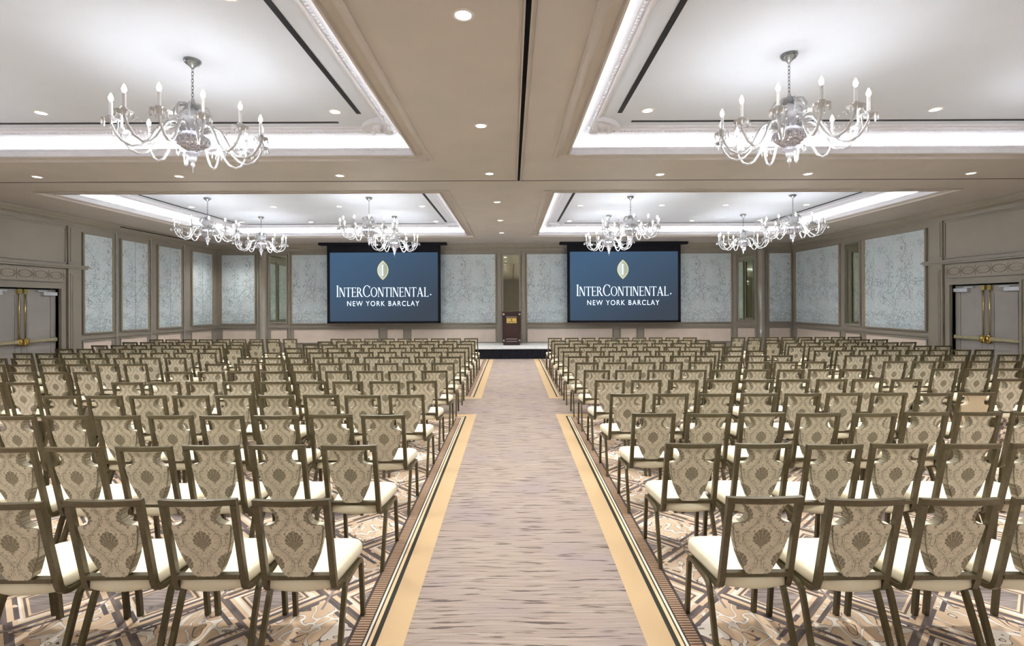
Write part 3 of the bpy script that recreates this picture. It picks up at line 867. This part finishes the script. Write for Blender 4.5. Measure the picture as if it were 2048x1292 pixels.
U = 17.6 / F_PX            # metres per pixel at the screens
def screen(px0, label):
    """px0 = left outer edge of the black masking in the picture; local x from its centre"""
    cx = (px0 + 113.5 - 1023) * U
    s = thing('projection_screen', label, 'screen', (cx, 17.6, 0), 0, 'projection screens')
    zt, zb = 1.85 + (606 - 504) * U, 1.85 + (606 - 641.5) * U
    W2 = 108 * U
    W3 = 113.5 * U
    add('screen_masking', boxes((-W3, -W2, -0.012, 0.012, zb - 0.05, zt), (W2, W3, -0.012, 0.012, zb - 0.05, zt), (-W3, W3, -0.012, 0.012, zt, 3.985),
                                (-W3, W3, -0.012, 0.012, zb - 0.05, zb)), 'screen_black', s)
    add('roller_case', boxes((-W3 - 0.27, W3 + 0.23, -0.14, 0.12, 3.96, 4.048)), 'screen_black', s)
    bm = bmesh.new(); tube(bm, [(-W3, 0, zb - 0.055), (W3, 0, zb - 0.055)], 0.022, 8)
    add('weight_bar', bm, 'screen_black', s, True)
    pic = add('picture', boxes((-W2, W2, -0.004, 0.004, -(zt - zb) / 2, (zt - zb) / 2)), 'projection', s, loc=(0, 0, (zt + zb) / 2))
    X = lambda px: (px - 768) * U
    Zl = lambda y: 1.85 + (606 - y) * U - (zt + zb) / 2
    # pointed oval emblem
    def lens(cx_, cz_, w_, h_, n=16):
        L = []
        for sg in (1, -1):
            for i in range(n):
                q = -1 + 2 * i / n
                L.append((cx_ + sg * w_ * (1 - abs(q) ** 2.1) , cz_ + sg * q * h_))
        return L
    bm = bmesh.new(); c = (X(766), Zl(539.5))
    prism(bm, lens(c[0], c[1], 11.2 * U, 19.5 * U), -0.006, -0.004)
    em = add('emblem', bm, 'logo_gold', pic)
    bm = bmesh.new(); prism(bm, lens(0, 0, 9.6 * U, 17.3 * U), -0.002, 0.0)
    add('emblem_field', bm, 'logo_grey', em, loc=(c[0], -0.006, c[1]))
    bm = bmesh.new()
    for p in glyph('I')[0]: prism(bm, [(c[0] + (a - 0.13) * 20 * U, c[1] + (b - 0.5) * 20 * U) for a, b in p], -0.010, -0.008)
    add('emblem_letter', bm, 'letter_white', em)
    bm = bmesh.new()
    word = 'INTERCONTINENTAL'
    serif_word(bm, [(ch, (22.5 if i in (0, 5) else 18.5) * U) for i, ch in enumerate(word)], X(673), X(858.5), Zl(592.5), -0.008, -0.004)
    prism(bm, [(X(861.5) + 1.3 * U * math.cos(2 * PI * i / 8), Zl(588.5) + 1.3 * U * math.sin(2 * PI * i / 8)) for i in range(8)], -0.008, -0.004)
    add('lettering', bm, 'letter_white', pic)['label'] = 'white serif hotel name'
    add('caption', sans_word('NEW YORK BARCLAY', X(694.5), X(838.5), Zl(611), 10 * U), 'letter_white', pic)['label'] = 'white sans capitals below the name'
screen(654.5, 'projection screen with blue slide left of the lectern')
screen(1134.5, 'projection screen with blue slide right of the lectern')

# ------------------------------------------------------------------ lamps
def make_downlight():
    r = thing('downlight', '', 'downlight', (0, 0, 0))
    bm = bmesh.new(); lathe(bm, [(0.062, -0.002), (0.064, -0.008), (0.082, -0.006), (0.086, 0.0)], 20)
    add('trim_ring', bm, 'downlight_trim', r, True)
    bm = bmesh.new(); lathe(bm, [(0.0, -0.004), (0.062, -0.004), (0.062, 0.0)], 20)
    add('lens', bm, 'lens_glow', r)
    ld = bpy.data.lights.new('downlight_beam', 'SPOT'); ld.energy = W_DOWN * 4; ld.color = WARM
    ld.spot_size = math.radians(120); ld.spot_blend = 0.9; ld.shadow_soft_size = 0.05
    lo = bpy.data.objects.new('downlight_beam', ld); COL.objects.link(lo)
    lo.parent = r; lo.location = (0, 0, -0.02)
    return r
DL_PROTO = make_downlight(); dl_used = False
ORD = ['first', 'second', 'third', 'fourth', 'fifth', 'sixth', 'seventh', 'eighth', 'ninth', 'tenth', 'eleventh', 'twelfth', 'thirteenth']
def downlight(x, y, z, label):
    global dl_used
    o = copy_tree(DL_PROTO) if dl_used else DL_PROTO
    dl_used = True
    o.location = (x, y, z)
    o['label'] = label; o['group'] = 'recessed ceiling downlights'
for i, (x, y) in enumerate(((-0.36, 3.70), (-0.37, 6.01), (-0.365, 8.24), (-0.305, 10.56), (-0.293, 12.9), (-0.3, 15.2))):
    downlight(x, y, SOFFIT, 'round downlight in the central ceiling strip, %s from the camera' % ORD[i])
for i, x in enumerate((-8.14, -5.70, -2.94)):
    downlight(x, 8.33, SOFFIT, 'round downlight in the left cross strip of ceiling, %s from the left' % ORD[i])
for i, x in enumerate((2.56, 5.10, 7.90)):
    downlight(x, 8.33, SOFFIT, 'round downlight in the right cross strip of ceiling, %s from the centre' % ORD[i])
XL, XR = (-8.27, -6.15, -4.45, -2.30), (1.79, 3.90, 5.56, 7.64)
for nm, XX in (('left', XL), ('right', XR)):
    for i, x in enumerate(XX):
        downlight(x, 6.35, TRAY_Z, 'round downlight in the near %s tray, %s from the left in its back row' % (nm, ORD[i]))
        downlight(x, 3.95, TRAY_Z, 'round downlight in the near %s tray, %s from the left, row over the camera' % (nm, ORD[i]))
        downlight(x, 1.75, TRAY_Z, 'round downlight in the near %s tray, %s from the left, row behind the others' % (nm, ORD[i]))
        downlight(x, 12.55, TRAY_Z, 'round downlight in the far %s tray, %s from the left in its middle row' % (nm, ORD[i]))
        downlight(x, 14.9, TRAY_Z, 'round downlight in the far %s tray, %s from the left in its back row' % (nm, ORD[i]))
for nm, XX in (('left', XL), ('right', XR)):  # unseen lamps behind the camera, added to brighten the chair backs
    for i, x in enumerate(XX):
        downlight(x, -1.2, SOFFIT, 'added round downlight in the %s ceiling behind the camera, %s from the left, nearer row' % (nm, ORD[i]))
        downlight(x, -4.2, SOFFIT, 'added round downlight in the %s ceiling behind the camera, %s from the left, rear row' % (nm, ORD[i]))
downlight(-9.9, 16.95, SOFFIT, 'round downlight in the ceiling corner at the far left')

def make_chandelier():
    r = thing('chandelier', '', 'chandelier', (0, 0, 0))          # origin at the canopy, hanging down
    bm = bmesh.new(); lathe(bm, [(0.0, 0.0), (0.08, 0.0), (0.082, -0.012), (0.066, -0.04), (0.03, -0.062), (0.014, -0.085), (0.0, -0.088)], 20)
    add('canopy', bm, 'chrome', r, True)
    bm = bmesh.new()
    z = -0.085; i = 0
    while z > -0.40:
        pts = []
        for j in range(9):
            a = 2 * PI * j / 8
            q = (0.011 * math.cos(a), 0.024 * math.sin(a))
            pts.append((q[0], 0, z - 0.02 + q[1]) if i % 2 else (0, q[0], z - 0.02 + q[1]))
        tube(bm, pts, 0.0035, 4, False)
        z -= 0.036; i += 1
    add('chain', bm, 'chrome', r)
    bm = bmesh.new()
    lathe(bm, [(0.0, -0.39), (0.012, -0.40), (0.02, -0.43), (0.035, -0.445), (0.06, -0.46), (0.03, -0.475), (0.022, -0.50), (0.045, -0.52), (0.10, -0.545), (0.125, -0.59),
               (0.12, -0.64), (0.075, -0.68), (0.05, -0.70), (0.065, -0.73), (0.09, -0.75), (0.10, -0.775), (0.10, -0.80)], 20, flute=0.04)
    add('crystal_stem', bm, 'crystal', r, True)
    bm = bmesh.new()
    lathe(bm, [(0.10, -0.79), (0.15, -0.80), (0.158, -0.825), (0.14, -0.87), (0.095, -0.91), (0.05, -0.935), (0.035, -0.945)], 24, flute=0.03)
    add('crystal_bowl', bm, 'crystal_cut', r)
    bm = bmesh.new()
    lathe(bm, [(0.035, -0.945), (0.06, -0.955), (0.065, -0.97), (0.04, -0.985), (0.036, -1.02), (0.028, -1.045), (0.012, -1.055), (0.02, -1.075), (0.018, -1.095), (0.006, -1.11), (0.003, -1.16), (0.0, -1.165)], 16)
    add('finial', bm, 'crystal', r, True)
    bm = bmesh.new()
    for j in range(18):
        a = 2 * PI * j / 18
        lathe(bm, [(0.0, 0.0), (0.006, -0.01), (0.003, -0.016), (0.010, -0.035), (0.011, -0.055), (0.0, -0.08)], 4, (0.16 * math.cos(a), 0.16 * math.sin(a), -0.815))
    add('bowl_prisms', bm, 'crystal', r)
    bm = bmesh.new()
    for j in range(8):                      # scrolled glass leaves round the dome
        a = 2 * PI * (j + 0.5) / 8; ca, sa = math.cos(a), math.sin(a)
        tube(bm, [(q * ca, q * sa, zz) for q, zz in ((0.03, -0.50), (0.08, -0.47), (0.13, -0.485), (0.165, -0.54), (0.16, -0.60), (0.125, -0.62), (0.11, -0.59))],
             [0.009, 0.012, 0.013, 0.012, 0.010, 0.008, 0.006], 6)
    add('glass_scrolls', bm, 'crystal', r, True)
    bm = bmesh.new()
    for j in range(12):                     # bead swags from the dome to the candle pans
        a = 2 * PI * (j + 0.35) / 12; ca, sa = math.cos(a), math.sin(a)
        for i in range(1, 12):
            u = i / 12.0; q = 0.12 + 0.46 * u; zz = -0.56 - 0.20 * u - 0.16 * math.sin(PI * u)
            lathe(bm, [(0.0, 0.010), (0.010, 0.0), (0.0, -0.010)], 5, (q * ca, q * sa, zz))
    add('bead_swags', bm, 'crystal', r)['kind'] = 'stuff'
    N = 12; RR = 0.65
    arm = bmesh.new()
    path = [(0.06, -0.76), (0.13, -0.705), (0.20, -0.69), (0.26, -0.72), (0.31, -0.80), (0.36, -0.90), (0.42, -0.965), (0.50, -0.985), (0.57, -0.95), (0.62, -0.88), (0.645, -0.82), (0.65, -0.785)]
    tube(arm, [(a, 0, b) for a, b in path], [0.014] * 3 + [0.013] * 6 + [0.012] * 3, 7)
    arm_me = to_mesh(arm, 'arm', 'crystal', True)
    bm = bmesh.new()
    lathe(bm, [(0.012, -0.80), (0.03, -0.79), (0.065, -0.775), (0.075, -0.765), (0.06, -0.768), (0.02, -0.775), (0.022, -0.75), (0.03, -0.735), (0.016, -0.735)], 14, (RR, 0, 0), 0.05)
    for j in range(8):      # prisms hanging from the pan
        a = 2 * PI * j / 8
        lathe(bm, [(0.0, 0.0), (0.005, -0.008), (0.002, -0.014), (0.008, -0.03), (0.009, -0.045), (0.0, -0.062)], 4, (RR + 0.07 * math.cos(a), 0.07 * math.sin(a), -0.77))
    pan_me = to_mesh(bm, 'drip_pan', 'crystal')
    bm = bmesh.new(); lathe(bm, [(0.0145, -0.75), (0.0145, -0.605), (0.008, -0.60), (0.0, -0.60)], 10, (RR, 0, 0))
    can_me = to_mesh(bm, 'candle', 'candle_sleeve', True)
    bm = bmesh.new(); lathe(bm, [(0.008, -0.60), (0.018, -0.584), (0.021, -0.566), (0.015, -0.545), (0.005, -0.522), (0.0, -0.517)], 10, (RR, 0, 0))
    bulb_me = to_mesh(bm, 'bulb', 'bulb_glow', True)
    for j in range(N):
        a = add('arm', arm_me, None, r, rotz=2 * PI * (j + 0.35) / N)
        add('drip_pan', pan_me, None, a); add('candle', can_me, None, a); add('bulb', bulb_me, None, a)
    ld = bpy.data.lights.new('chandelier_glow', 'POINT'); ld.energy = W_CHAND; ld.color = COOL; ld.shadow_soft_size = 0.22
    lo = bpy.data.objects.new('chandelier_glow', ld); COL.objects.link(lo); lo.parent = r; lo.location = (0, 0, -0.86)
    return r
ch0 = make_chandelier()
CH = [(-3.28, 5.0, 'large crystal chandelier hanging at the near left'), (2.83, 4.93, 'large crystal chandelier hanging at the near right'),
      (-7.20, 11.5, 'crystal chandelier in the far left tray, front row beside the left wall'), (-3.37, 11.5, 'crystal chandelier in the far left tray, front row towards the centre'),
      (-7.22, 14.0, 'crystal chandelier in the far left tray, back row beside the left wall'), (-3.37, 14.0, 'crystal chandelier in the far left tray, back row before the left screen'),
      (2.83, 11.5, 'crystal chandelier in the far right tray, front row towards the centre'), (6.62, 11.4, 'crystal chandelier in the far right tray, front row beside the right wall'),
      (2.82, 14.0, 'crystal chandelier in the far right tray, back row before the right screen'), (6.65, 13.9, 'crystal chandelier in the far right tray, back row beside the right wall'),
      (-7.2, 5.0, 'added crystal chandelier in the near left tray beyond the left edge of view'), (6.62, 4.95, 'added crystal chandelier in the near right tray beyond the right edge of view'),  # this pair hangs out of view, added for more light on the chairs
      (-3.3, -2.4, 'added unseen crystal chandelier behind the camera, left side'), (2.83, -2.4, 'added unseen crystal chandelier behind the camera, right side')]  # unseen pair added as front light for the chair backs
for i, (x, y, lb) in enumerate(CH):
    o = ch0 if i == 0 else copy_tree(ch0)
    o.location = (x, y, TRAY_Z if y > 0 else SOFFIT); o.rotation_euler.z = i * 0.21
    o['label'] = lb; o['group'] = 'crystal chandeliers'

# ------------------------------------------------------------------ chairs
SL = 0.22                                  # backward lean of the back, metres per metre
def lean(z): return SL * (0.885 - z)
def vase():
    half = [(0.046, 0.0), (0.062, 0.008), (0.074, 0.03), (0.090, 0.065), (0.106, 0.10), (0.120, 0.14), (0.131, 0.18), (0.139, 0.22), (0.144, 0.255), (0.146, 0.272), (0.142, 0.280),
            (0.118, 0.284), (0.098, 0.290), (0.086, 0.300), (0.079, 0.315), (0.078, 0.330), (0.083, 0.348), (0.094, 0.366), (0.106, 0.385), (0.108, 0.395)]
    return [(x, 0.472 + t) for x, t in half] + [(-x, 0.472 + t) for x, t in reversed(half)]
def chair_meshes():
    out = []
    # cushion: stacked rounded outlines
    def outline(ins):
        P = []
        def sup(cx, cy, r, a0, a1, n=5): return [(cx + r * math.cos(a0 + (a1 - a0) * i / n), cy + r * math.sin(a0 + (a1 - a0) * i / n)) for i in range(n + 1)]
        r = 0.06
        wf, wb, yf, yb = 0.208 - ins, 0.165 - ins, 0.515 - ins, 0.105 + ins
        P += sup(wf - r, yf - r, r, 0, PI / 2); P += sup(-wf + r, yf - r, r, PI / 2, PI)
        P += [(-wb - 0.015, 0.22)]
        P += [(-wb, yb)] + [(-wb + 2 * wb * i / 8, yb - 0.035 * math.sin(PI * i / 8)) for i in range(1, 8)] + [(wb, yb)]
        P += [(wb + 0.015, 0.22)]
        return P
    bm = bmesh.new()
    rings = [[bm.verts.new((x, y, z)) for x, y in outline(i)] for i, z in ((0.012, 0.388), (0.002, 0.394), (0.0, 0.41), (0.001, 0.438), (0.008, 0.452), (0.022, 0.461), (0.05, 0.467))]
    for a, b in zip(rings, rings[1:]):
        for i in range(len(a)): bm.faces.new((a[i], a[(i + 1) % len(a)], b[(i + 1) % len(a)], b[i]))
    bm.faces.new(rings[0][::-1])
    c = bm.verts.new((0, 0.31, 0.472))
    for i in range(len(rings[-1])): bm.faces.new((rings[-1][i], rings[-1][(i + 1) % len(rings[-1])], c))
    out.append(('seat', to_mesh(bm, 'seat', 'seat_vinyl', True), None))
    # upholstered vase-shaped back panel
    V2 = vase()
    bm = bmesh.new()
    A = [bm.verts.new((x, lean(z) - 0.006 - 0.012 * (1 - (x / 0.15) ** 2), z)) for x, z in V2]
    A2 = [bm.verts.new((x * 0.985, lean(z) - 0.012 - 0.012 * (1 - (x / 0.15) ** 2), z)) for x, z in V2]
    B = [bm.verts.new((x, lean(z) + 0.030, z)) for x, z in V2]
    n = len(V2)
    bm.faces.new(A2); bm.faces.new(B[::-1])
    for i in range(n):
        j = (i + 1) % n
        bm.faces.new((A2[i], A[i], A[j], A2[j])); bm.faces.new((A[i], B[i], B[j], A[j]))
    panel = to_mesh(bm, 'back_panel', 'damask_fabric')
    out.append(('back_panel', panel, None))
    bm = bmesh.new()
    tube(bm, [(x, lean(z) - 0.007 - 0.012 * (1 - (x / 0.15) ** 2), z) for x, z in V2], 0.0028, 3, False)
    out.append(('piping', to_mesh(bm, 'piping', 'piping_fabric'), 'back_panel'))
    # rails
    bm = bmesh.new()
    n = 8; rr = []
    for i in range(n + 1):
        x = -0.188 + 0.376 * i / n; y = -0.016 * (1 - (x / 0.188) ** 2)
        rr.append([bm.verts.new((x, y + dy + lean(z) , z)) for dy, z in ((-0.013, 0.862), (0.013, 0.862), (0.013, 0.893), (-0.013, 0.893))])
    for a, b in zip(rr, rr[1:]):
        for j in range(4): bm.faces.new((a[j], a[(j + 1) % 4], b[(j + 1) % 4], b[j]))
    bm.faces.new(rr[0][::-1]); bm.faces.new(rr[-1])
    out.append(('top_rail', to_mesh(bm, 'top_rail', 'chair_metal'), None))
    out.append(('lower_rail', to_mesh(boxes((-0.158, 0.158, 0.075, 0.108, 0.452, 0.474)), 'lower_rail', 'chair_metal'), None))
    for s in (-1, 1):
        bm = bmesh.new()
        bar(bm, [(s * 0.172, lean(0.862), 0.862), (s * 0.172, lean(0.66), 0.66), (s * 0.172, lean(0.43), 0.43), (s * 0.172, 0.112, 0.40), (s * 0.172, 0.128, 0.384), (s * 0.172, 0.155, 0.376), (s * 0.172, 0.22, 0.375), (s * 0.176, 0.45, 0.378)], 0.030, 0.026)
        out.append(('upright', to_mesh(bm, 'upright', 'chair_metal'), None))
    for s in (-1, 1):
        for pts in ([(s * 0.199, 0.505, 0.0), (s * 0.198, 0.485, 0.20), (s * 0.197, 0.474, 0.315), (s * 0.196, 0.468, 0.338), (s * 0.196, 0.452, 0.355), (s * 0.196, 0.43, 0.362), (s * 0.196, 0.33, 0.364)],
                    [(s * 0.204, 0.065, 0.0), (s * 0.200, 0.13, 0.18), (s * 0.197, 0.180, 0.315), (s * 0.196, 0.192, 0.340), (s * 0.196, 0.210, 0.356), (s * 0.196, 0.235, 0.363), (s * 0.196, 0.33, 0.364)]):
            bm = bmesh.new(); bar(bm, pts, 0.024, 0.026)
            bm.normal_update()
            me = to_mesh(bm, 'leg', 'chair_metal')
            out.append(('leg', me, None))
    return out
CHAIR = chair_meshes()
plain_me = [m for n_, m, p in CHAIR if n_ == 'back_panel'][0].copy()
plain_me.materials.clear(); plain_me.materials.append(M['plain_fabric'])

def chair(x, y, rz, label, group, plain=False):
    t = thing('banquet_chair', label, 'chair', (x, y, 0), rz, group)
    parts = {}
    for nm, me, par in CHAIR:
        if plain and nm == 'back_panel': me = plain_me
        o = bpy.data.objects.new(nm, me); COL.objects.link(o)
        o.parent = parts[par] if par else t
        parts[nm] = o
    if plain: parts['back_panel']['label'] = 'plain beige back panel'
    return t

rj = random.Random(5)
SPECIAL = {('left', 0): [-1.084, -1.545, -2.007, -2.47], ('left', 1): [-1.105, -1.597, -2.046, -2.483, -2.956, -3.395],
           ('left', 2): [-1.108, -1.569, -2.027, -2.493, -2.949, -3.40, -3.845, -4.29],
           ('right', 0): [1.245, 1.718, 2.176, 2.63], ('right', 1): [1.231, 1.707, 2.168, 2.612, 3.09, 3.55],
           ('right', 2): [1.229, 1.696, 2.171, 2.646, 3.121, 3.587, 4.045, 4.5]}
ROW0, PITCH = 2.374, 0.905
far_row = []
n_chairs = 0
for row in range(13):
    d = ROW0 + PITCH * row
    lim = (d + 0.25) * 1.075 + 0.18
    for side, sg, start, pit, ostart, ocount in (('left', -1, 1.11, 0.4535, 6.06, 9), ('right', 1, 1.225 - 0.0035 * row, 0.4585, 6.18, 8)):
        for blk, cnt in (('inner', 9), ('outer', ocount)):
            for i in range(cnt):
                if blk == 'inner':
                    x = sg * (start + pit * i)
                    sp = SPECIAL.get((side, row))
                    if sp and i < len(sp): x = sp[i]
                    elif sp: x = sp[-1] + sg * 0.46 * (i + 1 - len(sp))
                    else: x += rj.uniform(-0.008, 0.008)
                else: x = sg * (ostart + 0.455 * i) + rj.uniform(-0.008, 0.008)
                if abs(x) > lim: continue
                y = d + rj.uniform(-0.02, 0.02); rz = math.radians(rj.uniform(-1.1, 1.1))
                if row == 12:
                    far_row.append((x, y, rz)); continue
                plain = side == 'right' and blk == 'inner' and row == 3 and i == 8
                if plain:
                    lb = 'chair with a plain beige back among the damask ones, right block, fourth row'
                elif blk == 'inner':
                    lb = 'damask-backed chair, %s seat %s of the centre aisle, %s row from the camera' % (ORD[i], side, ORD[row])
                else:
                    lb = 'damask-backed chair, %s seat beyond the %s side aisle, %s row from the camera' % (ORD[i], side, ORD[row])
                chair(x, y, rz, lb, 'banquet chairs in rows', plain); n_chairs += 1
print('chairs', n_chairs, 'far', len(far_row))
# the row farthest from the camera, past the three hundred nearest chairs: one joined object
verts, faces, mids = [], [], []
slots = []
for nm, me, par in CHAIR:
    if me.materials[0] not in slots: slots.append(me.materials[0])
for x, y, rz in far_row:
    mt = Matrix.Translation((x, y, 0)) @ Matrix.Rotation(rz, 4, 'Z')
    for nm, me, par in CHAIR:
        b = len(verts)
        verts += [tuple(mt @ v.co) for v in me.vertices]
        for p in me.polygons:
            faces.append([b + q for q in p.vertices]); mids.append(slots.index(me.materials[0]))
me = bpy.data.meshes.new('far_chair_row'); me.from_pydata(verts, [], faces)
for s in slots: me.materials.append(s)
me.polygons.foreach_set('material_index', mids); me.update()
o = bpy.data.objects.new('far_chair_row', me); COL.objects.link(o)
tag(o, 'row of damask banquet chairs farthest from the camera, nearest the stage', 'chair row', None, 'stuff')
